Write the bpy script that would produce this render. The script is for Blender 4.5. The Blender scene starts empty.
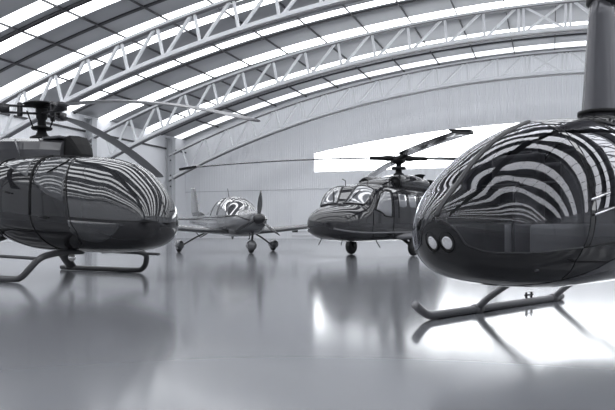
import bpy, bmesh, math, random
from mathutils import Vector, Matrix
random.seed(7)
sc = bpy.context.scene
COL = sc.collection
rad = math.radians
CT, ST = 0.9364, 0.3509          # camera yaw (to the left of the hangar's length)
FPX = 650.0
CAMH = 0.75
HCX = -0.4                       # hangar centre line

# ------------------------------------------------------------------ materials
def mat(name, base, rough=0.5, metal=0.0, coat=0.0, ior=1.5, emit=None, spec=0.5, bump=None, noise=None, wave=None):
    m = bpy.data.materials.new(name); m.use_nodes = True
    nt = m.node_tree; b = nt.nodes['Principled BSDF']
    b.inputs['Base Color'].default_value = (*base, 1)
    b.inputs['Roughness'].default_value = rough
    b.inputs['Metallic'].default_value = metal
    b.inputs['IOR'].default_value = ior
    b.inputs['Specular IOR Level'].default_value = spec
    if coat:
        b.inputs['Coat Weight'].default_value = coat
        b.inputs['Coat Roughness'].default_value = 0.015
    if emit:
        b.inputs['Emission Color'].default_value = (*emit[0], 1)
        b.inputs['Emission Strength'].default_value = emit[1]
    if noise:      # (scale, amount) mottling of the colour itself
        tc = nt.nodes.new('ShaderNodeTexCoord'); n = nt.nodes.new('ShaderNodeTexNoise')
        n.inputs['Scale'].default_value = noise[0]; n.inputs['Detail'].default_value = 4
        r = nt.nodes.new('ShaderNodeMapRange')
        r.inputs['To Min'].default_value = 1 - noise[1]; r.inputs['To Max'].default_value = 1 + noise[1]
        mx = nt.nodes.new('ShaderNodeVectorMath'); mx.operation = 'SCALE'
        mx.inputs[0].default_value = base
        nt.links.new(tc.outputs['Object'], n.inputs['Vector'])
        nt.links.new(n.outputs['Fac'], r.inputs['Value'])
        nt.links.new(r.outputs['Result'], mx.inputs['Scale'])
        nt.links.new(mx.outputs['Vector'], b.inputs['Base Color'])
    if wave:       # (axis, scale, strength) ribbed sheeting
        tc = nt.nodes.new('ShaderNodeTexCoord'); w = nt.nodes.new('ShaderNodeTexWave')
        w.bands_direction = wave[0]; w.inputs['Scale'].default_value = wave[1]
        bp = nt.nodes.new('ShaderNodeBump'); bp.inputs['Strength'].default_value = wave[2]
        bp.inputs['Distance'].default_value = 0.05
        nt.links.new(tc.outputs['Object'], w.inputs['Vector'])
        nt.links.new(w.outputs['Fac'], bp.inputs['Height'])
        nt.links.new(bp.outputs['Normal'], b.inputs['Normal'])
    return m

def clear_glass(name, tint, refl_ior=1.6):
    m = bpy.data.materials.new(name); m.use_nodes = True
    nt = m.node_tree; nt.nodes.clear()
    out = nt.nodes.new('ShaderNodeOutputMaterial'); mix = nt.nodes.new('ShaderNodeMixShader')
    tr = nt.nodes.new('ShaderNodeBsdfTransparent'); gl = nt.nodes.new('ShaderNodeBsdfGlossy')
    fr = nt.nodes.new('ShaderNodeFresnel'); fr.inputs['IOR'].default_value = refl_ior
    tr.inputs['Color'].default_value = (*tint, 1)
    gl.inputs['Roughness'].default_value = 0.01
    gl.inputs['Color'].default_value = (0.95, 0.95, 1, 1)
    nt.links.new(fr.outputs[0], mix.inputs[0]); nt.links.new(tr.outputs[0], mix.inputs[1])
    nt.links.new(gl.outputs[0], mix.inputs[2]); nt.links.new(mix.outputs[0], out.inputs[0])
    return m

M = {}
M['floor'] = mat('floor_epoxy', (0.17, 0.175, 0.19), 0.13, ior=1.5, noise=(0.35, 0.05))
M['wall'] = mat('wall_sheeting', (0.83, 0.84, 0.865), 0.55, wave=('X', 1.6, 0.5))
M['wall_side'] = mat('side_wall_sheeting', (0.83, 0.84, 0.865), 0.55, wave=('Y', 1.6, 0.5))
M['door'] = mat('hangar_door_sheet', (0.85, 0.86, 0.885), 0.45, wave=('X', 1.6, 0.3))
M['roof'] = mat('roof_sheeting', (0.42, 0.425, 0.44), 0.55)
M['sky'] = mat('translucent_skylight', (0.8, 0.82, 0.85), 0.4, emit=((0.95, 0.97, 1.0), 3.7))
M['sky_ribbed'] = mat('dimmed_ribbed_skylight', (0.7, 0.72, 0.75), 0.4, emit=((0.95, 0.97, 1.0), 1.3), wave=('X', 1.2, 0.6))  # strip nearest the gable, emission turned down so the wall stays less bright
M['win'] = mat('daylit_glazing', (0.8, 0.82, 0.85), 0.3, emit=((0.94, 0.97, 1.0), 5.5))
M['truss'] = mat('truss_paint', (0.68, 0.69, 0.71), 0.5)
M['tray'] = mat('tray_grey', (0.16, 0.16, 0.17), 0.6)
M['rib'] = mat('roof_rib_dark', (0.05, 0.05, 0.055), 0.6)
M['purlin'] = mat('purlin_dark', (0.06, 0.06, 0.065), 0.6)
M['column'] = mat('column_paint', (0.5, 0.51, 0.53), 0.5)
M['black'] = mat('black_matt', (0.008, 0.008, 0.009), 0.55, spec=0.2)
M['dark_metal'] = mat('dark_metal', (0.035, 0.035, 0.038), 0.35, metal=0.4)
M['skid'] = mat('skid_paint', (0.05, 0.05, 0.054), 0.35)
M['skid_light'] = mat('skid_grey', (0.19, 0.19, 0.20), 0.35)
M['rubber'] = mat('tyre_rubber', (0.012, 0.012, 0.013), 0.6)
M['paint_ec'] = mat('gloss_charcoal_paint', (0.016, 0.016, 0.018), 0.05, ior=1.5, coat=0.0)
M['paint_ec_mid'] = mat('grey_cowl_paint', (0.06, 0.06, 0.066), 0.12, ior=1.5)
M['glass_ec'] = mat('dark_tinted_glazing', (0.03, 0.031, 0.034), 0.012, ior=1.75, coat=0.2)
M['glass_ecd'] = mat('wall_reflection_door_glazing', (0.075, 0.077, 0.082), 0.012, ior=1.6)  # base lighter than glass_ec, standing in for the wall reflected in the door windows
M['paint_r'] = mat('gloss_black_paint', (0.012, 0.012, 0.0135), 0.03, ior=1.5, coat=0.0)
M['paint_r_belly'] = mat('gloss_grey_belly', (0.10, 0.10, 0.11), 0.1, ior=1.5)
M['glass_r'] = clear_glass('clear_bubble_glass', (0.88, 0.89, 0.91), 1.55)
M['glass_rd'] = clear_glass('tinted_door_glass', (0.30, 0.30, 0.32), 1.6)
M['blade'] = mat('blade_grey', (0.12, 0.12, 0.13), 0.3)
M['blade_dark'] = mat('blade_dark', (0.05, 0.05, 0.055), 0.12, coat=0.5)
M['mast_fairing'] = mat('mast_fairing_grey', (0.09, 0.09, 0.10), 0.25, metal=0.3)
M['lamp'] = mat('lamp_reflector', (0.75, 0.75, 0.77), 0.16, metal=0.9, emit=((1, 1, 1), 0.05))
M['paint_sr'] = mat('silver_grey_paint', (0.14, 0.142, 0.15), 0.12, metal=0.25, coat=0.6)
M['stripe_sr'] = mat('dark_stripe', (0.03, 0.03, 0.033), 0.2)
M['glass_sr'] = mat('mirror_dark_canopy', (0.06, 0.06, 0.065), 0.02, ior=2.4, coat=1.0)
M['paint_bh'] = mat('gloss_dark_green_grey', (0.020, 0.020, 0.023), 0.06, ior=1.55, coat=0.3)
M['stripe_bh'] = mat('grey_band', (0.13, 0.13, 0.14), 0.2)
M['glass_bh'] = mat('reflective_cockpit_glass', (0.20, 0.205, 0.22), 0.03, ior=2.3, coat=1.0)
M['seat'] = mat('seat_leather', (0.09, 0.09, 0.095), 0.5)
M['panel'] = mat('instrument_grey', (0.25, 0.25, 0.26), 0.4)
M['chrome'] = mat('chrome', (0.7, 0.7, 0.72), 0.15, metal=1.0)
M['bolt'] = mat('bolt_dark', (0.04, 0.04, 0.04), 0.5)

# ------------------------------------------------------------------ helpers
def link(name, bm, m, parent=None, smooth=True, mats=None):
    bmesh.ops.recalc_face_normals(bm, faces=bm.faces)
    me = bpy.data.meshes.new(name); bm.to_mesh(me); bm.free()
    for x in (mats or [m]): me.materials.append(M[x] if isinstance(x, str) else x)
    if smooth:
        for p in me.polygons: p.use_smooth = True
    o = bpy.data.objects.new(name, me); COL.objects.link(o)
    if parent is not None: o.parent = parent
    return o

def thing(name, label, cat, loc=(0, 0, 0), rz=0, group=None):
    o = bpy.data.objects.new(name, None); COL.objects.link(o)
    o.location = loc; o.rotation_euler = (0, 0, rz); o.empty_display_size = 0.2
    o['label'] = label; o['category'] = cat
    if group: o['group'] = group
    return o

def copy_tree(o, parent=None):
    c = o.copy(); COL.objects.link(c); c.parent = parent
    for ch in list(o.children): copy_tree(ch, c)
    return c

def structure(o):
    o['kind'] = 'structure'; return o

def box(bm, x0, x1, y0, y1, z0, z1):
    v = [bm.verts.new(p) for p in ((x0,y0,z0),(x1,y0,z0),(x1,y1,z0),(x0,y1,z0),(x0,y0,z1),(x1,y0,z1),(x1,y1,z1),(x0,y1,z1))]
    for f in ((0,3,2,1),(4,5,6,7),(0,1,5,4),(1,2,6,5),(2,3,7,6),(3,0,4,7)): bm.faces.new([v[i] for i in f])

def bevel_all(bm, w, seg=2):
    bmesh.ops.bevel(bm, geom=list(bm.edges), offset=w, segments=seg, affect='EDGES', profile=0.6)

def frame_of(d, hint=None):
    d = d.normalized()
    up = Vector(hint) if hint else (Vector((0, 0, 1)) if abs(d.z) < 0.95 else Vector((1, 0, 0)))
    a = d.cross(up).normalized(); b = a.cross(d).normalized()
    return a, b

def tube(bm, pts, r, n=10, cap=True, flat=1.0, hint=None):
    """sweep of an ellipse (r, r*flat) along pts; r may be a list"""
    pts = [Vector(p) for p in pts]
    rs = r if isinstance(r, (list, tuple)) else [r]*len(pts)
    rings = []; pa = None
    for i, p in enumerate(pts):
        d = (pts[min(i+1, len(pts)-1)] - pts[max(i-1, 0)])
        a, b = frame_of(d, hint)
        if pa is not None and a.dot(pa) < 0: a, b = -a, -b
        pa = a
        rings.append([bm.verts.new(p + a*math.cos(t)*rs[i] + b*math.sin(t)*rs[i]*flat) for t in [2*math.pi*k/n for k in range(n)]])
    for r0, r1 in zip(rings, rings[1:]):
        for k in range(n): bm.faces.new((r0[k], r0[(k+1) % n], r1[(k+1) % n], r1[k]))
    if cap:
        bm.faces.new(rings[0][::-1]); bm.faces.new(rings[-1])

def bar(bm, p0, p1, w, h, hint=None):
    """rectangular bar from p0 to p1: w across, h along the up side"""
    p0, p1 = Vector(p0), Vector(p1); a, b = frame_of(p1-p0, hint)
    q = [(-w/2, -h/2), (w/2, -h/2), (w/2, h/2), (-w/2, h/2)]
    A = [bm.verts.new(p0+a*x+b*y) for x, y in q]; B = [bm.verts.new(p1+a*x+b*y) for x, y in q]
    for k in range(4): bm.faces.new((A[k], A[(k+1) % 4], B[(k+1) % 4], B[k]))
    bm.faces.new(A[::-1]); bm.faces.new(B)

def smooth_pts(pts, n=6):
    pts = [Vector(p) for p in pts]; out = []
    P = [pts[0]*2-pts[1]] + pts + [pts[-1]*2-pts[-2]]
    for i in range(1, len(P)-2):
        for k in range(n):
            t = k/n
            out.append(0.5*((2*P[i]) + (P[i+1]-P[i-1])*t + (2*P[i-1]-5*P[i]+4*P[i+1]-P[i+2])*t*t + (3*P[i]-P[i-1]-3*P[i+1]+P[i+2])*t**3))
    out.append(pts[-1]); return out

def lathe(bm, prof, axis='Z', n=28, org=(0, 0, 0)):
    """prof: (radius, height) pairs"""
    org = Vector(org); rings = []
    def mk(r, h, t):
        a, b = r*math.cos(t), r*math.sin(t)
        return org + {'Z': Vector((a, b, h)), 'X': Vector((h, a, b)), 'Y': Vector((a, h, b))}[axis]
    for r, h in prof:
        if r < 1e-5: rings.append([bm.verts.new(mk(0, h, 0))])
        else: rings.append([bm.verts.new(mk(r, h, 2*math.pi*k/n)) for k in range(n)])
    for A, B in zip(rings, rings[1:]):
        for k in range(n):
            k2 = (k+1) % n
            if len(A) == 1 and len(B) == 1: continue
            if len(A) == 1: bm.faces.new((A[0], B[k2], B[k]))
            elif len(B) == 1: bm.faces.new((A[k], A[k2], B[0]))
            else: bm.faces.new((A[k], A[k2], B[k2], B[k]))
    for R, rev in ((rings[0], True), (rings[-1], False)):
        if len(R) > 1: bm.faces.new(R[::-1] if rev else R)

def pchip(xs, ys):
    n = len(xs); h = [xs[i+1]-xs[i] for i in range(n-1)]; d = [(ys[i+1]-ys[i])/h[i] for i in range(n-1)]
    m = [0]*n; m[0] = d[0]; m[-1] = d[-1]
    for i in range(1, n-1):
        if d[i-1]*d[i] > 0:
            w1 = 2*h[i]+h[i-1]; w2 = h[i]+2*h[i-1]
            m[i] = (w1+w2)/(w1/d[i-1]+w2/d[i])
    def f(x):
        x = max(xs[0], min(xs[-1], x))
        i = 0
        while i < n-2 and x > xs[i+1]: i += 1
        t = (x-xs[i])/h[i]
        return ((2*t**3-3*t*t+1)*ys[i] + (t**3-2*t*t+t)*h[i]*m[i] + (-2*t**3+3*t*t)*ys[i+1] + (t**3-t*t)*h[i]*m[i+1])
    return f

class Hull:
    """A streamlined shell: stations (x, z_bottom, z_top, half_width, z_mid[, n_top, n_bottom]) from nose to tail, nose rounded."""
    def __init__(s, xn, zn, st, belt, blunt=0.0):
        s.xn = xn; s.L = xn - st[-1][0]
        qs = [0.0] + [math.sqrt((xn-a[0])/s.L) for a in st]
        s.fb = pchip(qs, [zn-blunt] + [a[1] for a in st]); s.ft = pchip(qs, [zn+blunt] + [a[2] for a in st])
        s.fw = pchip(qs, [blunt] + [a[3] for a in st]); s.fm = pchip(qs, [zn] + [a[4] for a in st])
        s.fn = pchip(qs, [2.0] + [(a[5] if len(a) > 5 else 2.2) for a in st]); s.fl = pchip(qs, [2.0] + [(a[6] if len(a) > 6 else 2.4) for a in st])
        bq = sorted((math.sqrt(max(0, (xn-a)/s.L)), b) for a, b in belt)
        s.belt = pchip([q for q, _ in bq], [b for _, b in bq])
    def q(s, x): return math.sqrt(max(0, (s.xn-x)/s.L))
    def x(s, q): return s.xn - q*q*s.L
    def P(s, q, phi, off=0.0):
        sp, cp = math.sin(phi), math.cos(phi)
        zb, zt, w, zm = s.fb(q), s.ft(q), s.fw(q), s.fm(q)
        n = s.fn(q) if sp > 0 else s.fl(q)
        y = w*math.copysign(abs(cp)**(2/n), cp)
        z = zm + ((zt-zm)*abs(sp)**(2/n) if sp > 0 else -(zm-zb)*abs(sp)**(2/n))
        p = Vector((s.x(q), y, z))
        if off:
            e = 0.004
            du = s.P(min(1, q+e), phi)-s.P(max(0, q-e), phi); dv = s.P(q, phi+e)-s.P(q, phi-e)
            nn = du.cross(dv)
            if nn.length > 1e-12:
                nn.normalize()
                c = Vector((s.x(q), 0, zm))
                if nn.dot(p-c) < 0: nn = -nn
                p = p + nn*off
        return p
    def phib(s, q):
        zb, zt, zm = s.fb(q), s.ft(q), s.fm(q); z = s.belt(q)
        rel = (z-zm)/(zt-zm+1e-9) if z > zm else (z-zm)/(zm-zb+1e-9)
        rel = max(-0.93, min(0.93, rel)); n = s.fn(q) if rel > 0 else s.fl(q)
        return math.copysign(math.asin(abs(rel)**(n/2)), rel)
    def U(s, q, b, side, off=0.0):      # b: 0 belt .. 1 crown, on one side
        f = s.phib(q); phi = f + (math.pi/2-f)*b
        return s.P(q, phi if side > 0 else math.pi-phi, off)
    def block(s, bm, xa, xb, b0, b1, side, na=14, nb=10, off=0.0, thick=0.0):
        """upper patch between x boundaries xa(b), xb(b) (numbers or functions)"""
        fa = xa if callable(xa) else (lambda b, v=xa: v)
        fb_ = xb if callable(xb) else (lambda b, v=xb: v)
        def grid(o):
            g = []
            for j in range(nb+1):
                tb = j/nb
                B0 = b0; B1 = b1
                row = []
                for i in range(na+1):
                    b_ = B0+(B1-B0)*tb
                    qa, qb = s.q(fa(b_)), s.q(fb_(b_)); qq = qa+(qb-qa)*i/na
                    row.append(bm.verts.new(s.U(qq, b_, side, o)))
                g.append(row)
            for j in range(nb):
                for i in range(na): bm.faces.new((g[j][i], g[j][i+1], g[j+1][i+1], g[j+1][i]))
            return g
        g = grid(off)
        if thick:
            h = grid(off-thick)
            rim = lambda G: G[0] + [r[-1] for r in G[1:]] + G[-1][-2::-1] + [r[0] for r in G[-2:0:-1]]
            A, B = rim(g), rim(h)
            for k in range(len(A)):
                k2 = (k+1) % len(A); bm.faces.new((A[k], A[k2], B[k2], B[k]))
    def pane(s, bm, pts_lo, pts_hi, side, na=14, nb=8, off=0.004, thick=0.02, round_=0.0):
        """window patch in side view between a lower and an upper curve given as (x, b) lists over the same x-order"""
        lo = pchip(*zip(*[(i/(len(pts_lo)-1), p[0]) for i, p in enumerate(pts_lo)])); lob = pchip(*zip(*[(i/(len(pts_lo)-1), p[1]) for i, p in enumerate(pts_lo)]))
        hi = pchip(*zip(*[(i/(len(pts_hi)-1), p[0]) for i, p in enumerate(pts_hi)])); hib = pchip(*zip(*[(i/(len(pts_hi)-1), p[1]) for i, p in enumerate(pts_hi)]))
        def grid(o):
            g = []
            for j in range(nb+1):
                t = j/nb
                g.append([bm.verts.new(s.U(s.q(lo(i/na)*(1-t)+hi(i/na)*t), lob(i/na)*(1-t)+hib(i/na)*t, side, o)) for i in range(na+1)])
            for j in range(nb):
                for i in range(na): bm.faces.new((g[j][i], g[j][i+1], g[j+1][i+1], g[j+1][i]))
            return g
        g = grid(off); h = grid(off-thick)
        rim = lambda G: G[0] + [r[-1] for r in G[1:]] + G[-1][-2::-1] + [r[0] for r in G[-2:0:-1]]
        A, B = rim(g), rim(h)
        for k in range(len(A)):
            k2 = (k+1) % len(A); bm.faces.new((A[k], A[k2], B[k2], B[k]))
    def lower(s, bm, na=60, nb=48, q1=1.0, cap=True):
        g = []
        for i in range(na+1):
            q = q1*i/na; f = s.phib(q)
            g.append([bm.verts.new(s.P(q, -math.pi-f + (math.pi+2*f)*(j/nb))) for j in range(nb+1)])
        for i in range(na):
            for j in range(nb): bm.faces.new((g[i][j], g[i][j+1], g[i+1][j+1], g[i+1][j]))
        if cap: bm.faces.new(g[-1])
        bmesh.ops.remove_doubles(bm, verts=bm.verts, dist=1e-5)
    def seam(s, bm, pts, side, r, off=0.0, lower=False):
        P = []
        for k in range(len(pts)-1):
            for t in range(8):
                u = t/8; P.append((pts[k][0]*(1-u)+pts[k+1][0]*u, pts[k][1]*(1-u)+pts[k+1][1]*u))
        P.append(pts[-1])
        if lower:
            V = [s.P(s.q(x), (b if side > 0 else math.pi-b), off) for x, b in P]
        else: V = [s.U(s.q(x), b, side, off) for x, b in P]
        tube(bm, V, r, 6)

def place(r, d, z=0.0):            # metres right of and ahead of the camera -> hangar coordinates
    return Vector((r*CT - d*ST, r*ST + d*CT, z))
def heading(hr, hd):
    return math.atan2(hr*ST + hd*CT, hr*CT - hd*ST)

def airfoil(n=12):
    up, lo = [], []
    for i in range(n+1):
        x = 0.5*(1-math.cos(math.pi*i/n))
        t = 0.594*(0.2969*math.sqrt(x)-0.126*x-0.3516*x*x+0.2843*x**3-0.1015*x**4)*10
        up.append((x, t*0.16667*6/5.94*1.0)); lo.append((x, -t*0.16667*6/5.94*0.7))
    return up[::-1] + lo[1:-1]

def wing(bm, secs, vertical=False):
    """secs: (le_x, span, height, chord, thickness ratio); chord runs towards -x"""
    af = airfoil(); rings = []
    for lx, sp, hz, ch, th in secs:
        R = []
        for ax, at in af:
            x = lx-ax*ch; t = at*th*ch
            R.append(bm.verts.new((x, t, hz) if vertical else (x, sp, hz+t)))
        rings.append(R)
    n = len(af)
    for A, B in zip(rings, rings[1:]):
        for k in range(n): bm.faces.new((A[k], A[(k+1) % n], B[(k+1) % n], B[k]))
    bm.faces.new(rings[0][::-1]); bm.faces.new(rings[-1])

def rotor_blade(length, r0, chord, th, droop, ang, sweep_tip=0.0, z0=0.0, n=26, pitch=0.0, x_to=None, pw=2.0):
    """blade mesh out from the mast axis at angle ang, drooping with distance"""
    bm = bmesh.new(); af = airfoil(8); rings = []
    end = x_to or length
    for i in range(n+1):
        s = r0+(end-r0)*i/n; f = s/length
        z = z0 - droop*f**pw
        ch = chord*(1 if f < 0.985 else 0.85); back = 0.0
        if sweep_tip and f > 0.93: back = sweep_tip*(f-0.93)/0.07
        if i < 2: ch = chord*(0.45+0.275*i)
        R = []
        for ax, at in af:
            c = (0.25-ax)*ch - back; t = at*th*ch*6.5
            c, t = c*math.cos(pitch)-t*math.sin(pitch), c*math.sin(pitch)+t*math.cos(pitch)
            R.append(bm.verts.new((s*math.cos(ang)-c*math.sin(ang), s*math.sin(ang)+c*math.cos(ang), z+t)))
        rings.append(R)
    m = len(af)
    for A, B in zip(rings, rings[1:]):
        for k in range(m): bm.faces.new((A[k], A[(k+1) % m], B[(k+1) % m], B[k]))
    bm.faces.new(rings[0][::-1]); bm.faces.new(rings[-1])
    return bm

# ------------------------------------------------------------------ hangar
W = 35.6; YW = 59.5; YF = -22.0
T_Y = [56.0, 44.0, 32.7, 21.0, 9.4, -2.2, -13.8]
EAVE, CROWN = 10.3, 16.2
def arc_z(x, crown, ev, w=W):
    R = (w*w+(crown-ev)**2)/(2*(crown-ev)); return crown-R+math.sqrt(max(0, R*R-x*x))
def roofz(x): return arc_z(x, CROWN, EAVE)

bm = bmesh.new(); box(bm, HCX-W-0.3, HCX+W+0.3, YF-0.3, YW+0.3, -0.2, 0.0)
structure(link('floor', bm, 'floor', smooth=False))

# roof: opaque sheeting between the translucent strips
def roof_strip(bm, y0, y1, t=0.08, up=0.0, n=72):
    g = []
    for k in range(n+1):
        x = -W + 2*W*k/n; z = roofz(x)+up
        g.append([bm.verts.new((HCX+x, y, zz)) for y, zz in ((y0, z), (y1, z), (y1, z+t), (y0, z+t))])
    for A, B in zip(g, g[1:]):
        for j in range(4): bm.faces.new((A[j], A[(j+1) % 4], B[(j+1) % 4], B[j]))
    bm.faces.new(g[0][::-1]); bm.faces.new(g[-1])
bands = [(57.2, 58.8), (51.9, 53.3), (45.4, 46.9), (41.1, 42.1), (36.4, 37.4), (34.3, 35.8), (29.8, 30.9), (27.8, 28.9)]
y = 24.2
while y > YF + 1:
    bands.append((y - 1.5, y)); y -= (3.2 if len(bands) % 3 else 5.0)
bands = sorted(bands)
bm = bmesh.new(); y = YF
for a, b in bands:
    roof_strip(bm, y, a); y = b
roof_strip(bm, y, YW)
structure(link('ceiling', bm, 'roof'))
for i, (a, b) in enumerate(reversed(bands)):
    bm = bmesh.new(); roof_strip(bm, a, b, 0.04, 0.02)
    structure(link('window_%d' % (i+2), bm, 'sky_ribbed' if a > 56 else 'sky'))

# gable walls with the arched window
def wtop(x): return 10.2 - 1.9*(x/21.2)**2
WB = 6.5
def gable(name, y0, y1, hole):
    bm = bmesh.new(); xs = sorted(set([-W+2*W*k/72 for k in range(73)] + [-21.2, 21.2]))
    cols = [(a, b) for a, b in zip(xs, xs[1:])]
    def quad(xa, xb, za0, zb0, za1, zb1):
        v = [bm.verts.new((HCX+p[0], yy, p[1])) for yy in (y0, y1) for p in ((xa, za0), (xb, zb0), (xb, zb1), (xa, za1))]
        for f in ((0, 1, 2, 3), (4, 5, 6, 7), (0, 1, 5, 4), (3, 2, 6, 7), (0, 3, 7, 4), (1, 2, 6, 5)): bm.faces.new([v[i] for i in f])
    for a, b in cols:
        if hole and a >= -21.2-1e-6 and b <= 21.2+1e-6:
            quad(a, b, 0, 0, WB, WB); quad(a, b, wtop(a), wtop(b), roofz(a), roofz(b))
        else: quad(a, b, 0, 0, roofz(a), roofz(b))
    return structure(link(name, bm, 'wall', smooth=False))
gable('wall_back', YW, YW+0.25, True)
gable('wall_front', YF-0.25, YF, False)
for nm, x0, x1 in (('wall_left', -W-0.25, -W), ('wall_right', W, W+0.25)):
    bm = bmesh.new(); box(bm, HCX+x0, HCX+x1, YF-0.25, YW+0.25, 0, EAVE+0.05)
    structure(link(nm, bm, 'wall_side', smooth=False))
# window glazing and its mullions
bm = bmesh.new(); n = 48; g = []
for k in range(n+1):
    x = -21.2+42.4*k/n
    g.append([bm.verts.new((HCX+x, y, z)) for y, z in ((YW+0.1, WB), (YW+0.1, wtop(x)), (YW+0.14, wtop(x)), (YW+0.14, WB))])
for A, B in zip(g, g[1:]):
    for j in range(4): bm.faces.new((A[j], A[(j+1) % 4], B[(j+1) % 4], B[j]))
bm.faces.new(g[0][::-1]); bm.faces.new(g[-1])
wn = structure(link('window_1', bm, 'win', smooth=False))
bm = bmesh.new()
for k in range(1, 16):
    x = HCX-21.2+2.65*k
    bar(bm, (x, YW+0.08, WB), (x, YW+0.08, wtop(x-HCX)), 0.06, 0.05, (0, 1, 0))
link('window_mullion', bm, 'column', wn, smooth=False)
# the big sliding doors in the gable
bm = bmesh.new(); box(bm, -23.9+0, 23.1, YW-0.09, YW-0.01, 0.0, 4.87)
dr = structure(link('door_1', bm, 'door', smooth=False))
bm = bmesh.new()
box(bm, -23.9, 23.1, YW-0.16, YW-0.09, 4.80, 4.92)
link('door_track', bm, 'truss', dr, smooth=False)
bm = bmesh.new()
box(bm, -23.9, 23.1, YW-0.14, YW-0.09, 0.62, 0.74); box(bm, -23.9, 23.1, YW-0.14, YW-0.09, 0.18, 0.36)
link('door_rail', bm, 'truss', dr, smooth=False)
bm = bmesh.new(); box(bm, HCX-W, -23.9, YW-0.04, YW, 4.80, 4.86)
structure(link('trim_1', bm, 'column', smooth=False))
bm = bmesh.new(); box(bm, HCX-W, HCX-W+0.1, YF, YW, 8.9, 9.05)
structure(link('trim_2', bm, 'rib', smooth=False))
bm = bmesh.new(); box(bm, HCX+W-0.1, HCX+W, YF, YW, 8.9, 9.05)
structure(link('trim_3', bm, 'rib', smooth=False))

# trusses ---------------------------------------------------------------
def ztop(x): return arc_z(x, 15.2, 8.2)
def zbot(x): return arc_z(x, 13.5, 5.8)
def build_truss(label):
    t = thing('roof_truss', label, 'truss', (HCX, 0, 0), 0, 'arched steel roof trusses')
    N = 72
    def chord(f, w, h, dz=0.0):
        b = bmesh.new(); g = []
        for k in range(N+1):
            x = -W+0.3+(2*W-0.6)*k/N; z = f(x)+dz
            g.append([b.verts.new((x, yy, zz)) for yy, zz in ((-w/2, z-h/2), (w/2, z-h/2), (w/2, z+h/2), (-w/2, z+h/2))])
        for A, B in zip(g, g[1:]):
            for j in range(4): b.faces.new((A[j], A[(j+1) % 4], B[(j+1) % 4], B[j]))
        b.faces.new(g[0][::-1]); b.faces.new(g[-1]); return b
    link('top_chord', chord(ztop, 0.30, 0.15), 'truss', t, smooth=False)
    link('top_chord_edge', chord(ztop, 0.31, 0.06, -0.115), 'tray', t, smooth=False)
    link('bottom_chord', chord(zbot, 0.30, 0.24), 'truss', t, smooth=False)
    link('bottom_cable_tray', chord(zbot, 0.34, 0.05, -0.22), 'tray', t, smooth=False)
    # nodes: posts stand square to the arch, diagonals climb towards the crown
    def post(x):
        R = (W*W+6.7**2)/(2*6.7); sl = x/R
        return (x-sl*1.0, zbot(x-sl*1.0)), (x+sl*1.0, ztop(x+sl*1.0))
    def rod(name, p, q, w=0.15):
        b = bmesh.new(); bar(b, (p[0], 0, p[1]), (q[0], 0, q[1]), w, w, (0, 1, 0)); link(name, b, 'truss', t, smooth=False)
    for sgn in (-1, 1):
        xs = [sgn*(1.25+2.48*k) for k in range(14)]
        for k, x in enumerate(xs):
            a, b_ = post(x); rod('post', a, b_)
            if k == 0:
                a2, b2 = post(x+sgn*0.3); rod('post', a2, b2)
        for x0, x1 in zip(xs, xs[1:]):
            a0, b0 = post(x0+sgn*(0.3 if abs(x0) < 2 else 0.0)); a1, b1 = post(x1)
            rod('diagonal', (a1[0]-sgn*0.12, a1[1]), (b0[0]+sgn*0.12, b0[1]))
    a0, b0 = post(-1.25); a1, b1 = post(1.25)
    rod('cross_brace', a0, b1, 0.12); rod('cross_brace', b0, a1, 0.12)
    return t
tl = ['arched white steel truss at the far end, against the gable wall',
      'second arched steel truss in front of the gable wall, crossing mid roof',
      'nearest arched steel truss in view, crossing the upper left']
tl += ['arched steel truss overhead, above and behind the viewer'] * 4
tr0 = build_truss(tl[0]); tr0.location.y = T_Y[0]
for k in range(1, 7):
    t = copy_tree(tr0); t.location.y = T_Y[k]; t['label'] = tl[k]

def build_column(side):
    t = thing('steel_column', '', 'column', (0, 0, 0), 0, 'steel columns along the side walls')
    b = bmesh.new()
    box(b, -0.32, -0.28, -0.3, 0.3, 0, 10.0); box(b, 0.28, 0.32, -0.3, 0.3, 0, 10.0); box(b, -0.28, 0.28, -0.03, 0.03, 0, 10.0)
    link('shaft', b, 'column', t, smooth=False)
    b = bmesh.new(); box(b, -0.34, 0.34, -0.4, 0.4, 0.0, 0.03); link('base_plate', b, 'column', t, smooth=False)
    b = bmesh.new(); box(b, -0.40, 0.40, -0.36, 0.36, 9.95, 10.05); link('cap_plate', b, 'column', t, smooth=False)
    for z in (8.3, 7.8, 6.3, 5.8, 5.2):
        b = bmesh.new(); lathe(b, [(0.07, -0.36), (0.07, -0.30)], 'Y', 10, (0.0, 0.0, z)); bmesh.ops.translate(b, verts=b.verts, vec=(0, 0.26, 0))
        lathe(b, [(0.08, -0.10), (0.08, -0.03)], 'Y', 10, (0.0, 0.0, z)); link('bolt', b, 'bolt', t)
    return t
c0 = build_column(-1)
lab = {('l', 0): 'grey steel column where the far truss meets the left wall, beside the gable',
       ('l', 1): 'grey steel column behind the left helicopter rotor, on the left wall'}
first = True
for side, sx in (('l', -1), ('r', 1)):
    for k in range(7):
        t = c0 if first else copy_tree(c0); first = False
        t.location = (HCX+sx*(W-0.45), T_Y[k], 0)
        t['label'] = lab.get((side, k), 'grey steel column on the %s wall, outside the picture' % ('left' if side == 'l' else 'right'))

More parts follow.
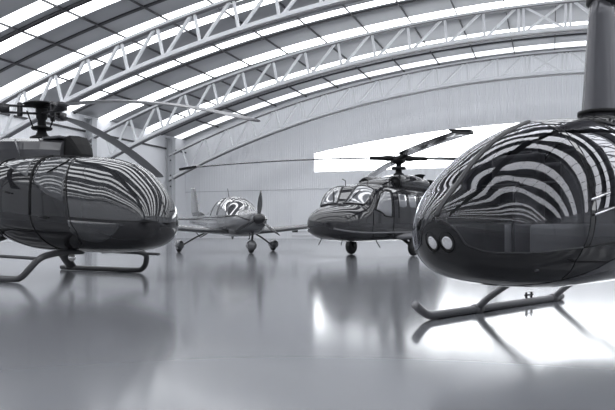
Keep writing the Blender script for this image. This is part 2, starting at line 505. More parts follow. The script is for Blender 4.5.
# purlins and dark ribs ---------------------------------------------------
def ordinal(k): return ['first', 'second', 'third', 'fourth', 'fifth', 'sixth', 'seventh', 'eighth', 'ninth', 'tenth', 'eleventh'][k]
k = 0
for i in range(-10, 11):
    x = -2.55+3.24*i
    if abs(x) > W-0.8: continue
    b = bmesh.new(); z = roofz(x)
    nx = x/90.0
    bar(b, (HCX+x, YF, z-0.09), (HCX+x, YW, z-0.09), 0.055, 0.13)
    o = link('roof_purlin', b, 'purlin', smooth=False)
    o['label'] = ('thin dark purlin under the roof, %s out from the left wall' % ordinal(k)) if k < 11 else ('thin dark purlin under the roof right of the crown, %s from it' % ordinal(k-11))
    o['category'] = 'purlin'; o['group'] = 'thin dark purlins running the length of the roof'
    k += 1
def rib_mesh(y, w, h, up):
    b = bmesh.new(); g = []
    for j in range(73):
        x = -W+2*W*j/72; z = roofz(x)-up
        g.append([b.verts.new((HCX+x, yy, zz)) for yy, zz in ((y-w/2, z-h), (y+w/2, z-h), (y+w/2, z), (y-w/2, z))])
    for A, B in zip(g, g[1:]):
        for q in range(4): b.faces.new((A[q], A[(q+1) % 4], B[(q+1) % 4], B[q]))
    b.faces.new(g[0][::-1]); b.faces.new(g[-1]); return b
for y_, w, h, lb in ((55.0, .2, .1, 'flat dark roof rib between the two farthest trusses'), (42.45, .14, .12, 'flat dark roof rib just before the middle truss'),
                     (32.45, .22, .1, 'flat dark strip under the roof just beyond the nearest truss, upper left'), (29.62, .07, .12, 'thin dark roof rib, farther of the close pair at upper left'),  # the flat wide strip marks a soft dark line across the sheeting
                     (29.40, .09, .16, 'thick dark roof rib, nearer of the close pair at upper left'), (17.3, .2, .1, 'dark roof rib overhead, nearest the viewer'), (5.1, .2, .1, 'dark roof rib behind the viewer')):
    o = link('roof_rib', rib_mesh(y_, w, h, 0.0), 'rib', smooth=False)
    o['label'] = lb; o['category'] = 'roof rib'; o['group'] = 'dark ribs following the roof arch'

# =================================================================== left helicopter
def skid_light(parent, p, r):
    b = bmesh.new(); lathe(b, [(0.001, r*1.0), (r*0.6, r*0.85), (r*0.95, r*0.35), (r, 0), (r*0.8, -r*0.6), (r*0.4, -r)], 'X', 20, p)
    return b

H1 = Hull(1.70, 0.87, [(1.60, .60, 1.25, .40, .87), (1.40, .49, 1.50, .59, .88), (1.0, .43, 1.79, .78, .94), (.5, .41, 1.90, .87, .98, 2.6), (0, .41, 1.94, .91, 1.02, 3.4), (-.6, .43, 1.95, .91, 1.08, 3.8),
                       (-1.2, .54, 1.95, .87, 1.15, 3.6), (-1.9, .86, 1.95, .72, 1.3, 2.6), (-2.6, 1.15, 1.92, .52, 1.5), (-3.4, 1.35, 1.86, .30, 1.6), (-5.0, 1.48, 1.82, .20, 1.65), (-6.8, 1.58, 1.82, .13, 1.7)],
          [(1.7, .87), (1.2, .91), (.5, .96), (-.3, 1.0), (-1.0, 1.12), (-2, 1.38), (-3.4, 1.6), (-6.8, 1.7)])
def build_left_heli():
    t = thing('helicopter', 'glossy charcoal helicopter with egg-shaped cabin on skids, at the left edge', 'helicopter',
              place(-3.6, 10.5), heading(.876, -.483))
    bm = bmesh.new(); H1.lower(bm, 90, 56); link('lower_fuselage', bm, 'paint_ec', t)
    dfr = lambda b: .62 - .40*b            # front edge of the front door
    dmid = lambda b: -.16 - .05*b
    drear = lambda b: -1.08 - .05*b
    bm = bmesh.new()
    for s in (-1, 1):
        H1.block(bm, drear, H1.xn-H1.L, 0, 1, s, 40, 20)
        H1.block(bm, dfr, drear, .82, 1, s, 30, 8)
    bmesh.ops.remove_doubles(bm, verts=bm.verts, dist=1e-4)
    link('upper_fuselage', bm, 'paint_ec', t)
    for s, nm in ((-1, 'starboard'), (1, 'port')):
        bm = bmesh.new(); H1.block(bm, 1.7, dfr, 0, 1.0, s, 44, 40); link('windscreen', bm, 'glass_ec', t)
        for (fa, fb, lo) in ((dfr, dmid, ((.50, .10), (.2, .12), (-.12, .20))), (dmid, drear, ((-.26, .26), (-.6, .36), (-.98, .48)))):
            bm = bmesh.new(); H1.block(bm, fa, fb, 0, .82, s, 24, 24)
            d = link('cabin_door', bm, 'paint_ec', t)
            xa, xb = lo[0][0], lo[2][0]
            hi = ((xa-.10, .66), (sum((xa, xb))/2, .74), (xb+.02, .72))
            bm = bmesh.new(); H1.pane(bm, lo, hi, s, 18, 14, 0.005, 0.02); link('door_window', bm, 'glass_ecd', d)
            bm = bmesh.new(); hx = (xa+xb)/2 - .05
            hb = -.02 if xa > 0 else .08
            p0 = H1.U(H1.q(hx-.09), hb, s, .02); p1 = H1.U(H1.q(hx+.09), hb, s, .02); tube(bm, [p0, (p0+p1)/2+Vector((0, s*.01, 0)), p1], .014, 8, flat=.8)
            link('door_handle', bm, 'black', d)
        # chin window low on the nose
        ph = lambda x, f: (x, f)
        bm = bmesh.new(); g = []
        for o in (0.005, -0.02):
            G = []
            for j in range(11):
                row = []
                for i in range(15):
                    a = i/14; x = .60+(1.36-.60)*a; env = math.sin(math.pi*min(1, max(0, a*.9+.08)))**.6
                    q = H1.q(x); f = H1.phib(q)
                    phi = f-.06 - (j/10)*.62*env
                    row.append(bm.verts.new(H1.P(q, phi if s > 0 else math.pi-phi, o)))
                G.append(row)
            for j in range(10):
                for i in range(14): bm.faces.new((G[j][i], G[j][i+1], G[j+1][i+1], G[j+1][i]))
            g.append(G)
        rim = lambda G: G[0] + [r[-1] for r in G[1:]] + G[-1][-2::-1] + [r[0] for r in G[-2:0:-1]]
        A, B = rim(g[0]), rim(g[1])
        for k in range(len(A)): bm.faces.new((A[k], A[(k+1) % len(A)], B[(k+1) % len(A)], B[k]))
        link('chin_window', bm, 'glass_ec', t)
        bm = bmesh.new()
        H1.seam(bm, [(dfr(b), b) for b in (0, .2, .4, .6, .82)], s, .012)
        H1.seam(bm, [(dmid(b), b) for b in (0, .3, .6, .82)], s, .022)
        H1.seam(bm, [(drear(b), b) for b in (0, .3, .6, .82)], s, .016)
        H1.seam(bm, [(x, .82) for x in (.29, 0, -.5, -1.12)], s, .014)
        H1.seam(bm, [(x, 0) for x in (1.69, 1.6, 1.45, 1.2, .9, .62)], s, .006)
        # lower edges of the doors
        f0 = H1.phib(H1.q(.62)); f1 = H1.phib(H1.q(-1.08))
        H1.seam(bm, [(.62, f0), (.72, -.35), (.66, -.75), (.45, -1.0), (0, -1.08), (-.6, -1.05), (-.95, -.75), (-1.1, -.3), (-1.08, f1)], s, .011, lower=True)
        H1.seam(bm, [(-.16, H1.phib(H1.q(-.16))), (-.1, -.4), (0, -1.08)], s, .012, lower=True)
        link('door_seal', bm, 'black', t)
    bm = bmesh.new(); H1.seam(bm, [(x, 1.0) for x in (1.69, 1.6, 1.4, 1.2, .8, .4, .22)], 1, .010, .0); link('centre_post', bm, 'paint_ec', t)
    # engine cowling on the roof
    def cowl(bm, secs):
        rings = []
        for x, w, z0, z1 in secs:
            rings.append([bm.verts.new((x, a*w, z0+(z1-z0)*b)) for a, b in ((-1, 0), (-.98, .5), (-.9, .85), (-.7, 1), (0, 1.03), (.7, 1), (.9, .85), (.98, .5), (1, 0))])
        for A, B in zip(rings, rings[1:]):
            for k in range(8): bm.faces.new((A[k], A[k+1], B[k+1], B[k]))
            bm.faces.new((A[8], A[0], B[0], B[8]))
        bm.faces.new(rings[0][::-1]); bm.faces.new(rings[-1])
    bm = bmesh.new(); cowl(bm, [(-.18, .34, 1.86, 2.20), (-.6, .40, 1.88, 2.25), (-1.5, .48, 1.90, 2.31), (-2.3, .42, 1.88, 2.28), (-3.0, .32, 1.8, 2.15), (-3.6, .2, 1.7, 1.95)])
    cw = link('engine_cowling', bm, 'paint_ec_mid', t, smooth=False)
    bm = bmesh.new()
    for x in (-.95, -1.75):
        for s in (-1, 1): bar(bm, (x, s*.472, 1.97), (x-.12, s*.478, 2.24), .03, .01, (0, 1, 0))
    link('panel_strip', bm, 'paint_sr', cw)
    bm = bmesh.new(); cowl(bm, [(.05, .14, 1.86, 1.98), (-.04, .22, 1.86, 2.14), (-.14, .26, 1.86, 2.28), (-.24, .28, 1.86, 2.26)]); link('air_intake', bm, 'black', t, smooth=False)
    bm = bmesh.new(); box(bm, -.60, -.20, -.34, .34, 2.225, 2.27); bevel_all(bm, .015); link('intake_lip', bm, 'paint_ec_mid', t)
    bm = bmesh.new(); tube(bm, [(-2.6, 0, 2.15), (-3.0, 0, 2.25), (-3.3, 0, 2.3)], [.16, .15, .15], 18); link('exhaust_pipe', bm, 'dark_metal', t)
    # mast and head
    mx = -1.02
    bm = bmesh.new(); lathe(bm, [(.20, 2.26), (.19, 2.33), (.10, 2.37), (.075, 2.42), (.065, 2.62), (.09, 2.66), (.10, 2.80), (.06, 2.90)], 'Z', 24, (mx, 0, 0))
    ms = link('rotor_mast', bm, 'black', t)
    bm = bmesh.new(); lathe(bm, [(.15, 2.46), (.17, 2.48), (.17, 2.50), (.1, 2.52)], 'Z', 24, (mx, 0, 0)); link('swashplate', bm, 'black', ms)
    bm = bmesh.new(); lathe(bm, [(.10, 2.82), (.24, 2.86), (.30, 2.885), (.24, 2.91), (.08, 2.925), (.001, 2.93)], 'Z', 30, (mx, 0, 0)); hb = link('rotor_hub', bm, 'black', t)
    base = math.atan2(0, 1)
    # angles in helicopter frame from camera-frame directions
    def loc_ang(dr, dd):
        fx = dr*.876+dd*(-.483); fy = dr*.483+dd*.876
        return math.atan2(fy, fx)
    a0 = loc_ang(.777, -.63)
    for k in range(3):
        a = a0+k*2*math.pi/3
        bm = bmesh.new(); c, s_ = math.cos(a), math.sin(a)
        for dz in (-.07, .045):
            bar(bm, (mx+.08*c, .08*s_, 2.80+dz), (mx+.62*c, .62*s_, 2.79+dz), .10, .025)
        bar(bm, (mx+.50*c, .50*s_, 2.785), (mx+.66*c, .66*s_, 2.785), .16, .13)
        lathe(bm, [(.035, 2.66), (.045, 2.70), (.045, 2.88), (.03, 2.90)], 'Z', 12, (mx+.34*c, .34*s_, 0))
        link('blade_grip', bm, 'dark_metal', hb)
        bm = bmesh.new(); c2, s2 = math.cos(a+.5), math.sin(a+.5)
        tube(bm, [(mx+.15*c2, .15*s2, 2.48), (mx+.26*c2, .26*s2, 2.75)], .012, 8); link('pitch_link', bm, 'black', hb)
        bm = rotor_blade(5.0, .62, .30, .13, .72, a, z0=2.80, pitch=.06); bmesh.ops.translate(bm, verts=bm.verts, vec=(mx, 0, 0))
        link('rotor_blade', bm, 'blade', t)
    # skids
    for s in (-1, 1):
        bm = bmesh.new(); pts = smooth_pts([(-2.0, s*1.25, .05), (-1.0, s*1.25, .05), (-.12, s*1.25, .05), (.08, s*1.24, .085), (.2, s*1.2, .2), (.28, s*1.1, .34), (.26, s*.9, .40), (.2, s*.55, .43), (.18, s*.2, .43)], 6)
        link_o = tube(bm, pts, .048, 14); link('skid_tube', bm, 'skid', t)
        bm = bmesh.new(); x1 = .56 if s > 0 else .30
        tube(bm, [(-2.0, s*1.16, .40), (-1.0, s*1.14, .385), (x1, s*1.12, .35)], .045, 10, flat=.55); link('boarding_step', bm, 'skid', t)
        bm = bmesh.new()
        tube(bm, smooth_pts([(-1.72, s*1.24, .07), (-1.70, s*1.12, .2), (-1.66, s*.95, .36), (-1.6, s*.6, .55), (-1.6, s*.2, .68)], 5), .12, 14, flat=.42, hint=(0, 0, 1))
        link('rear_skid_strut', bm, 'skid', t)
    bm = bmesh.new(); lathe(bm, [(.025, .36), (.025, .50)], 'Z', 10, (-.29, 0, 0)); ll = link('lamp_bracket', bm, 'black', t)
    bm = bmesh.new(); bmesh.ops.create_icosphere(bm, subdivisions=3, radius=.06); bmesh.ops.translate(bm, verts=bm.verts, vec=(-.29, 0, .315)); link('landing_light', bm, 'lamp', ll)
    # windscreen wiper, antenna under the nose, tail
    bm = bmesh.new(); tube(bm, [H1.U(H1.q(.35), .62, -1, .03), H1.U(H1.q(.15), .35, -1, .03)], .012, 6); link('grab_bar', bm, 'black', t)
    bm = bmesh.new(); tube(bm, [(1.69, 0, .86), (1.76, 0, .86)], .012, 8); link('pitot_tube', bm, 'black', t)
    bm = bmesh.new(); wing(bm, [(-6.3, 0, 1.3, 1.1, .9), (-6.6, 0, 1.9, 1.1, .9), (-7.2, 0, 2.9, .6, .8)], vertical=True); tf = link('tail_fin', bm, 'paint_ec', t)
    bm = bmesh.new(); lathe(bm, [(.38, -.09), (.42, -.07), (.42, .07), (.38, .09)], 'Y', 32, (-6.95, 0, 1.7)); link('shrouded_tail_rotor', bm, 'dark_metal', tf)
    bm = bmesh.new(); wing(bm, [(-5.2, -1.2, 1.65, .35, .9), (-5.2, 0, 1.65, .4, .9), (-5.2, 1.2, 1.65, .35, .9)]); link('tailplane', bm, 'paint_ec', t)
    return t
build_left_heli()

# =================================================================== right helicopter
H2 = Hull(1.20, 0.80, [(1.0, .49, 1.03, .34, .76, 2.0), (.8, .42, 1.20, .48, .74, 2.0), (.4, .37, 1.43, .62, .72, 2.0), (0, .35, 1.56, .68, .72, 2.0), (-.6, .35, 1.64, .70, .74, 2.05), (-1.2, .37, 1.66, .69, .78, 2.1),
                       (-1.9, .47, 1.62, .58, .98), (-2.6, .75, 1.52, .40, 1.1), (-3.3, 1.0, 1.42, .22, 1.2), (-4.5, 1.12, 1.38, .14, 1.25), (-7.4, 1.2, 1.36, .08, 1.28)],
          [(1.2, .84), (1.175, .76), (1.12, .66), (1.0, .62), (.85, .62), (.6, .64), (0, .70), (-.8, .76), (-1.4, .84), (-2.6, 1.15), (-3.3, 1.2), (-7.4, 1.28)])
def build_right_heli():
    t = thing('helicopter', 'glossy black bubble-nosed helicopter on grey skids, nearest, at the right edge', 'helicopter',
              place(1.668, 4.78), heading(-.735, -.678))
    bm = bmesh.new(); H2.lower(bm, 110, 64); link('lower_fuselage', bm, 'paint_r', t)
    xa = lambda b: .50 - .42*b
    xb = lambda b: xa(b) - .05
    xm = lambda b: -.42 - .03*b
    xm2 = lambda b: xm(b) - .05
    xr = lambda b: -1.15 + .1*b
    bm = bmesh.new(); RR = .80
    for s in (-1, 1):
        H2.block(bm, xa, xb, 0, 1, s, 3, 30)
        H2.block(bm, xb, xr, RR, 1, s, 40, 8)
        H2.block(bm, xm, xm2, 0, RR, s, 3, 24)
        H2.block(bm, xr, H2.xn-H2.L, 0, 1, s, 60, 32)
    bmesh.ops.remove_doubles(bm, verts=bm.verts, dist=1e-4)
    link('upper_fuselage', bm, 'paint_r', t)
    for s in (-1, 1):
        bm = bmesh.new(); G = []
        for i in range(41):
            x = .62-3.0*i/40; q = H2.q(x); top = min(rad(-8), rad(-88)+rad(70)*min(1, (i/40/.16))**.8); top = min(top, H2.phib(q)-.05)
            G.append([bm.verts.new(H2.P(q, (lambda f: f if s > 0 else math.pi-f)(-math.pi/2+(top+math.pi/2)*j/12), .004)) for j in range(13)])
        for A, B in zip(G, G[1:]):
            for j in range(12): bm.faces.new((A[j], A[j+1], B[j+1], B[j]))
        link('belly_panel', bm, 'paint_r_belly', t)
        bm = bmesh.new(); H2.block(bm, 1.2, xa, 0, .985, s, 60, 50); link('windscreen', bm, 'glass_r', t)
        bm = bmesh.new(); H2.block(bm, xb, xm, 0.0, RR, s, 30, 24); link('front_door_window', bm, 'glass_rd', t)
        bm = bmesh.new(); H2.block(bm, xm2, xr, 0.0, RR, s, 30, 24); link('rear_door_window', bm, 'glass_rd', t)
        bm = bmesh.new()
        H2.seam(bm, [(xa(b), b) for b in (0, .25, .5, .75, 1)], s, .003)
        H2.seam(bm, [(xb(b), b) for b in (0, .3, .6, RR)], s, .003)
        H2.seam(bm, [(xm(b), b) for b in (0, .4, RR)], s, .004)
        H2.seam(bm, [(xm2(b), b) for b in (0, .4, RR)], s, .004)
        H2.seam(bm, [(xr(b), b) for b in (0, .4, RR)], s, .004)
        H2.seam(bm, [(x, RR) for x in (.12, -.4, -1.07)], s, .003)
        H2.seam(bm, [(.50, 0), (.0, 0), (-.5, 0), (-1.15, 0)], s, .006)
        H2.seam(bm, [(.50, H2.phib(H2.q(.5))), (.52, -.4), (.45, -.85), (.1, -1.02), (-.35, -.98), (-.44, -.5), (-.42, H2.phib(H2.q(-.42)))], s, .0035, lower=True)
        link('door_seam', bm, 'black', t)
        bm = bmesh.new(); H2.seam(bm, [(x, 0.0) for x in (1.195, 1.18, 1.15, 1.1, 1.0, .95, .75, .5)], s, .005); link('windscreen_edge', bm, 'dark_metal', t)
        for hx in (.30,):
            bm = bmesh.new()
            for b in (.18, .26):
                p = [H2.U(H2.q(hx+dx), b, s, .012) for dx in (-.10, 0, .10)]; tube(bm, p, .008, 6)
            link('door_latch', bm, 'chrome', t)
    bm = bmesh.new(); H2.seam(bm, [(x, 1.0) for x in (1.195, 1.15, 1.0, .8, .5, .08)], 1, .018, .0); link('centre_post', bm, 'dark_metal', t)
    # twin landing lights low in the nose
    for s, ph in ((-1, .075), (1, .075)):
        q = H2.q(1.145); c = H2.P(H2.q(1.165), (-.42 if s > 0 else math.pi+.42))
        c = Vector((1.150, s*.052, .69))
        # normal of the nose there
        n = Vector((.86, s*.12, -.25)).normalized()
        a, b_ = frame_of(n)
        bm = bmesh.new(); rings = []
        for r, h in ((.070, -.03), (.074, .018), (.064, .024), (.060, .012)):
            rings.append([bm.verts.new(c+n*h+a*math.cos(k*math.pi/12)*r*.76+b_*math.sin(k*math.pi/12)*r*.98) for k in range(24)])
        for A, B in zip(rings, rings[1:]):
            for k in range(24): bm.faces.new((A[k], A[(k+1) % 24], B[(k+1) % 24], B[k]))
        bez = link('lamp_bezel', bm, 'black', t)
        bm = bmesh.new(); rings = []
        for r, h in ((.060, .010), (.045, .022), (.022, .028)):
            rings.append([bm.verts.new(c+n*h+a*math.cos(k*math.pi/12)*r*.76+b_*math.sin(k*math.pi/12)*r*.98) for k in range(24)])
        for A, B in zip(rings, rings[1:]):
            for k in range(24): bm.faces.new((A[k], A[(k+1) % 24], B[(k+1) % 24], B[k]))
        bm.faces.new(rings[0][::-1]); bm.faces.new(rings[-1])
        link('landing_light', bm, 'lamp', bez)
    # cabin: floor, console, seats, bulkhead
    bm = bmesh.new(); box(bm, -1.1, .75, -.42, .42, .50, .56); bevel_all(bm, .02); link('cabin_floor', bm, 'seat', t)
    bm = bmesh.new(); box(bm, .62, .86, -.13, .13, .56, .80); box(bm, .64, .82, -.20, .20, .80, 1.02); bevel_all(bm, .02)
    con = link('instrument_console', bm, 'black', t)
    bm = bmesh.new()
    for y in (-.13, 0, .13):
        for z in (.86, .96): lathe(bm, [(.035, .635), (.035, .628)], 'X', 16, (0, y, z))
    link('dial', bm, 'panel', con)
    for x in (-.02, -.82):
        for y in (-.29, .29):
            bm = bmesh.new(); box(bm, x-.24, x+.24, y-.22, y+.22, .56, .80); bevel_all(bm, .04, 3)
            st = link('cabin_seat', bm, 'seat', t)
            bm = bmesh.new(); box(bm, x-.32, x-.20, y-.21, y+.21, .78, 1.36); bevel_all(bm, .04, 3); link('seat_back', bm, 'seat', st)
    bm = bmesh.new(); box(bm, -1.2, -1.15, -.56, .56, .5, 1.52); bevel_all(bm, .01); link('bulkhead', bm, 'seat', t)
    bm = bmesh.new(); tube(bm, [(.30, 0, .56), (.30, 0, 1.0), (.22, 0, 1.1)], .014, 8); tube(bm, [(.22, -.3, 1.08), (.22, .3, 1.08)], .012, 8); link('control_stick', bm, 'dark_metal', t)
    # mast fairing, cap and head
    mx = -1.17
    bm = bmesh.new(); tube(bm, smooth_pts([(mx, 0, 1.58), (mx, 0, 1.70), (mx, 0, 2.2), (mx, 0, 2.70)], 4), [.26-.13*min(1, k/12) for k in range(13)], 28, flat=.75, hint=(0, 1, 0))
    mf = link('mast_fairing', bm, 'mast_fairing', t)
    bm = bmesh.new()
    tube(bm, [(mx, 0, 1.735), (mx, 0, 1.765)], [.250, .247], 28, flat=.76, hint=(0, 1, 0))
    link('fairing_band', bm, 'black', mf)
    bm = bmesh.new(); tube(bm, smooth_pts([(mx+.02, 0, 1.58), (mx, 0, 1.66), (mx, 0, 1.72)], 3), [.27-.03*math.sqrt(k/6) for k in range(7)], 28, flat=.72, hint=(0, 1, 0)); link('mast_base', bm, 'paint_r', mf)
    bm = bmesh.new(); lathe(bm, [(.095, 2.66), (.13, 2.70), (.13, 2.74), (.07, 2.80), (.04, 2.84), (.04, 3.22)], 'Z', 24, (mx, 0, 0)); link('swashplate', bm, 'black', t)
    bm = bmesh.new(); box(bm, mx-.30, mx+.30, -.07, .07, 3.16, 3.26); bevel_all(bm, .02); link('rotor_hub', bm, 'dark_metal', t)
    for k in range(2):
        bm = rotor_blade(5.0, .3, .26, .12, .35, k*math.pi, z0=3.21); bmesh.ops.translate(bm, verts=bm.verts, vec=(mx, 0, 0)); link('rotor_blade', bm, 'blade_dark', t)
    # skids
    for s in (-1, 1):
        bm = bmesh.new(); y = s*.95
        tube(bm, smooth_pts([(.19, y, .145), (.10, y, .085), (.0, y, .042), (-.15, y, .035), (-1.0, y, .035), (-2.25, y, .035), (-2.36, y, .04)], 6), .035, 14); sk = link('skid_tube', bm, 'skid_light', t)
        bm = bmesh.new(); box(bm, -2.2, -.1, y-.02, y+.02, 0.0, .012); link('skid_shoe', bm, 'dark_metal', sk)
        for x in (-.73, -2.2):
            bm = bmesh.new(); tube(bm, smooth_pts([(x, y, .04), (x, s*.80, .17), (x, s*.55, .33), (x, s*.3, .44), (x, 0, .50)], 5), .048, 14, flat=.6, hint=(0, 0, 1)); link('skid_strut', bm, 'skid_light', t)
            bm = bmesh.new(); tube(bm, [(x-.06, y, .036), (x+.06, y, .036)], .044, 14); link('strut_clamp', bm, 'skid_light', sk)
        bm = bmesh.new(); x = -1.62
        lathe(bm, [(.012, .06), (.012, .13)], 'Z', 8, (x, y, 0)); lathe(bm, [(.012, .06), (.012, .13)], 'Z', 8, (x-.10, y, 0)); tube(bm, [(x+.03, y, .10), (x-.13, y, .10)], .009, 8)
        link('wheel_fitting', bm, 'dark_metal', sk)
    bm = bmesh.new(); wing(bm, [(-7.1, 0, .9, .35, .6), (-7.0, 0, 1.3, .4, .6), (-7.35, 0, 1.95, .3, .6)], vertical=True); link('tail_fin', bm, 'paint_r', t)
    bm = bmesh.new(); wing(bm, [(-7.0, -.7, 1.3, .25, .8), (-7.0, 0, 1.3, .3, .8)]); link('tailplane', bm, 'paint_r', t)
    bm = bmesh.new(); bar(bm, (-7.35, .16, .65), (-7.35, .16, 1.9), .10, .012, (0, 1, 0)); tube(bm, [(-7.35, 0, 1.28), (-7.35, .17, 1.28)], .03, 8); link('tail_rotor', bm, 'blade', t)
    return t
build_right_heli()

# =================================================================== light aeroplane
def wheel(bm, c, r, w, axis='Y'):
    lathe(bm, [(r*.45, -w/2), (r*.8, -w/2), (r*.96, -w*.3), (r, 0), (r*.96, w*.3), (r*.8, w/2), (r*.45, w/2)], axis, 28, c)
H3 = Hull(.58, 1.10, [(.53, .86, 1.32, .30, 1.10, 2.4), (.2, .70, 1.38, .46, 1.08, 2.4), (-.15, .62, 1.41, .56, 1.06, 2.4), (-.5, .57, 1.56, .60, 1.06), (-.95, .55, 1.84, .63, 1.08), (-1.5, .55, 1.98, .63, 1.1), (-2.0, .57, 1.98, .60, 1.12),
                      (-2.8, .66, 1.82, .50, 1.14), (-3.6, .78, 1.58, .36, 1.16), (-4.8, .92, 1.40, .21, 1.18), (-6.7, 1.06, 1.32, .08, 1.2)],
          [(.58, 1.10), (.3, 1.20), (-.15, 1.28), (-.8, 1.30), (-2, 1.32), (-2.8, 1.32), (-3.6, 1.30), (-6.7, 1.24)])
def build_plane():
    t = thing('light_aeroplane', 'small silver-grey propeller aeroplane parked in the distance between the helicopters', 'aeroplane',
              place(-1.89, 21.8), heading(.46, -.888))
    bm = bmesh.new(); H3.lower(bm, 70, 40); lf = link('lower_fuselage', bm, 'paint_sr', t)
    w0 = lambda b: -.05 - .55*b
    w1 = lambda b: -.8 - .25*b
    w2 = lambda b: -1.7; w3 = lambda b: -2.7+.35*b
    bm = bmesh.new()
    for s in (-1, 1):
        H3.block(bm, .58, w0, 0, 1, s, 24, 16); H3.block(bm, w3, H3.xn-H3.L, 0, 1, s, 24, 16)
    bmesh.ops.remove_doubles(bm, verts=bm.verts, dist=1e-4); link('upper_fuselage', bm, 'paint_sr', t)
    for s in (-1, 1):
        bm = bmesh.new(); H3.block(bm, w0, w1, 0, 1, s, 14, 20); link('windscreen', bm, 'glass_sr', t)
        bm = bmesh.new(); H3.block(bm, w1, w2, 0, .72, s, 14, 16); link('door_window', bm, 'glass_sr', t)
        bm = bmesh.new(); H3.block(bm, w2, w3, 0, .72, s, 14, 16); link('rear_window', bm, 'glass_sr', t)
        bm = bmesh.new(); H3.block(bm, w1, w3, .72, 1, s, 20, 8); link('roof_panel', bm, 'glass_sr', t)
        bm = bmesh.new(); H3.seam(bm, [(w1(b), b) for b in (0, .5, 1)], s, .02); H3.seam(bm, [(w2(b), b) for b in (0, .4, .72)], s, .03); H3.seam(bm, [(w3(b), b) for b in (0, .4, .72)], s, .02)
        H3.seam(bm, [(-.98, .72), (-1.7, .72), (-2.45, .72)], s, .02); link('window_frame', bm, 'paint_sr', t)
        bm = bmesh.new(); H3.seam(bm, [(x, -.06) for x in (.53, .3, 0, -.8, -2, -3, -4.5, -6.5)], s, .028); link('stripe', bm, 'stripe_sr', t)
        bm = bmesh.new(); tube(bm, [H3.P(H3.q(.52), (-.0 if s > 0 else math.pi)+0, .0)+Vector((-.0, -s*.12, .0)), H3.P(H3.q(.52), (0 if s > 0 else math.pi))+Vector((.02, -s*.12, 0))], [.10, .10], 14, flat=.7)
        link('cowl_inlet', bm, 'black', t)
    # wings
    for s in (-1, 1):
        bm = bmesh.new(); wing(bm, [(-.85, s*.35, .70, 1.35, 1.0), (-.92, s*1.6, .79, 1.25, 1.0), (-1.15, s*5.6, 1.16, .75, .9), (-1.35, s*5.84, 1.24, .4, .7)]); wg = link('wing', bm, 'paint_sr', t)
        bm = bmesh.new(); bm_y = s*2.6
        box(bm, -2.15, -1.75, bm_y-.03, bm_y+.03, .70, .84); bevel_all(bm, .015); link('flap_fairing', bm, 'dark_metal', wg)
        if s > 0:
            bm = bmesh.new(); tube(bm, [(-1.7, s*3.4, .96), (-1.55, s*3.4, .80), (-1.35, s*3.4, .80)], .02, 8); link('pitot_tube', bm, 'dark_metal', wg)
        # main gear
        bm = bmesh.new(); tube(bm, smooth_pts([(-2.0, s*.85, .72), (-2.1, s*1.3, .50), (-2.2, s*1.72, .24)], 4), .05, 10, flat=.6); gl = link('main_gear_leg', bm, 'dark_metal', t)
        bm = bmesh.new(); wheel(bm, (-2.24, s*1.82, .19), .19, .14); link('main_wheel', bm, 'rubber', gl)
        bm = bmesh.new(); pp = [(-1.93, 0.02), (-1.96, .10), (-2.08, .135), (-2.25, .14), (-2.5, .09), (-2.68, .02)]
        tube(bm, [(x, s*1.82, .26) for x, r in pp], [r for x, r in pp], 16, flat=1.25, hint=(0, 0, 1)); link('wheel_pant', bm, 'paint_sr', gl)
    bm = bmesh.new(); tube(bm, [(.15, 0, .72), (.08, 0, .45), (0, 0, .2)], .04, 10); gl = link('nose_gear_leg', bm, 'dark_metal', t)
    bm = bmesh.new(); wheel(bm, (0, 0, .17), .17, .13); link('nose_wheel', bm, 'rubber', gl)
    bm = bmesh.new(); pp = [(.30, .02), (.27, .10), (.15, .14), (0, .145), (-.25, .10), (-.42, .02)]
    tube(bm, [(x, 0, .27) for x, r in pp], [r for x, r in pp], 16, flat=1.25, hint=(0, 0, 1)); link('wheel_pant', bm, 'paint_sr', gl)
    # propeller
    bm = bmesh.new(); lathe(bm, [(.001, 1.10), (.06, 1.07), (.12, .95), (.16, .80), (.175, .66), (.17, .52)], 'X', 28, (0, 0, 1.14)); sp = link('spinner', bm, 'dark_metal', t)
    for k in range(3):
        a = rad(95-120*k)
        bm = bmesh.new(); rings = []
        for i in range(13):
            f = i/12; r = .10+.84*f; ch = (.06+.12*math.sin(math.pi*min(1, f*1.05+.08))**.8)*(1 if f < .95 else .55); pit = rad(62-38*f)
            R = []
            for j in range(10):
                u = 2*math.pi*j/10; cx = math.cos(u)*ch*.5; tz = math.sin(u)*.012
                y = cx*math.cos(pit)-tz*math.sin(pit); x = cx*math.sin(pit)+tz*math.cos(pit)
                R.append(bm.verts.new((.64+x, -(r*math.cos(a))-y*math.sin(a)*-1, 1.14+r*math.sin(a)+y*math.cos(a))))
            rings.append(R)
        for A, B in zip(rings, rings[1:]):
            for j in range(10): bm.faces.new((A[j], A[(j+1) % 10], B[(j+1) % 10], B[j]))
        bm.faces.new(rings[0][::-1]); bm.faces.new(rings[-1])
        link('propeller_blade', bm, 'blade_dark', sp)
    bm = bmesh.new(); wing(bm, [(-4.6, 0, 1.36, 1.9, .12), (-5.5, 0, 1.55, 1.15, .5), (-6.1, 0, 2.5, .62, .6), (-6.2, 0, 2.58, .5, .5)], vertical=True); link('tail_fin', bm, 'paint_sr', t)
    bm = bmesh.new(); wing(bm, [(-6.05, -1.95, 1.26, .55, .8), (-5.8, 0, 1.24, .85, .8), (-6.05, 1.95, 1.26, .55, .8)]); link('tailplane', bm, 'paint_sr', t)
    bm = bmesh.new(); tube(bm, [(-2.1, 0, 1.97), (-2.25, 0, 2.3)], .012, 6); link('aerial', bm, 'dark_metal', t)
    bm = bmesh.new(); wing(bm, [(-1.7, 0, .45, .12, .6), (-1.6, 0, .58, .3, .5)], vertical=True); link('belly_aerial', bm, 'dark_metal', t)
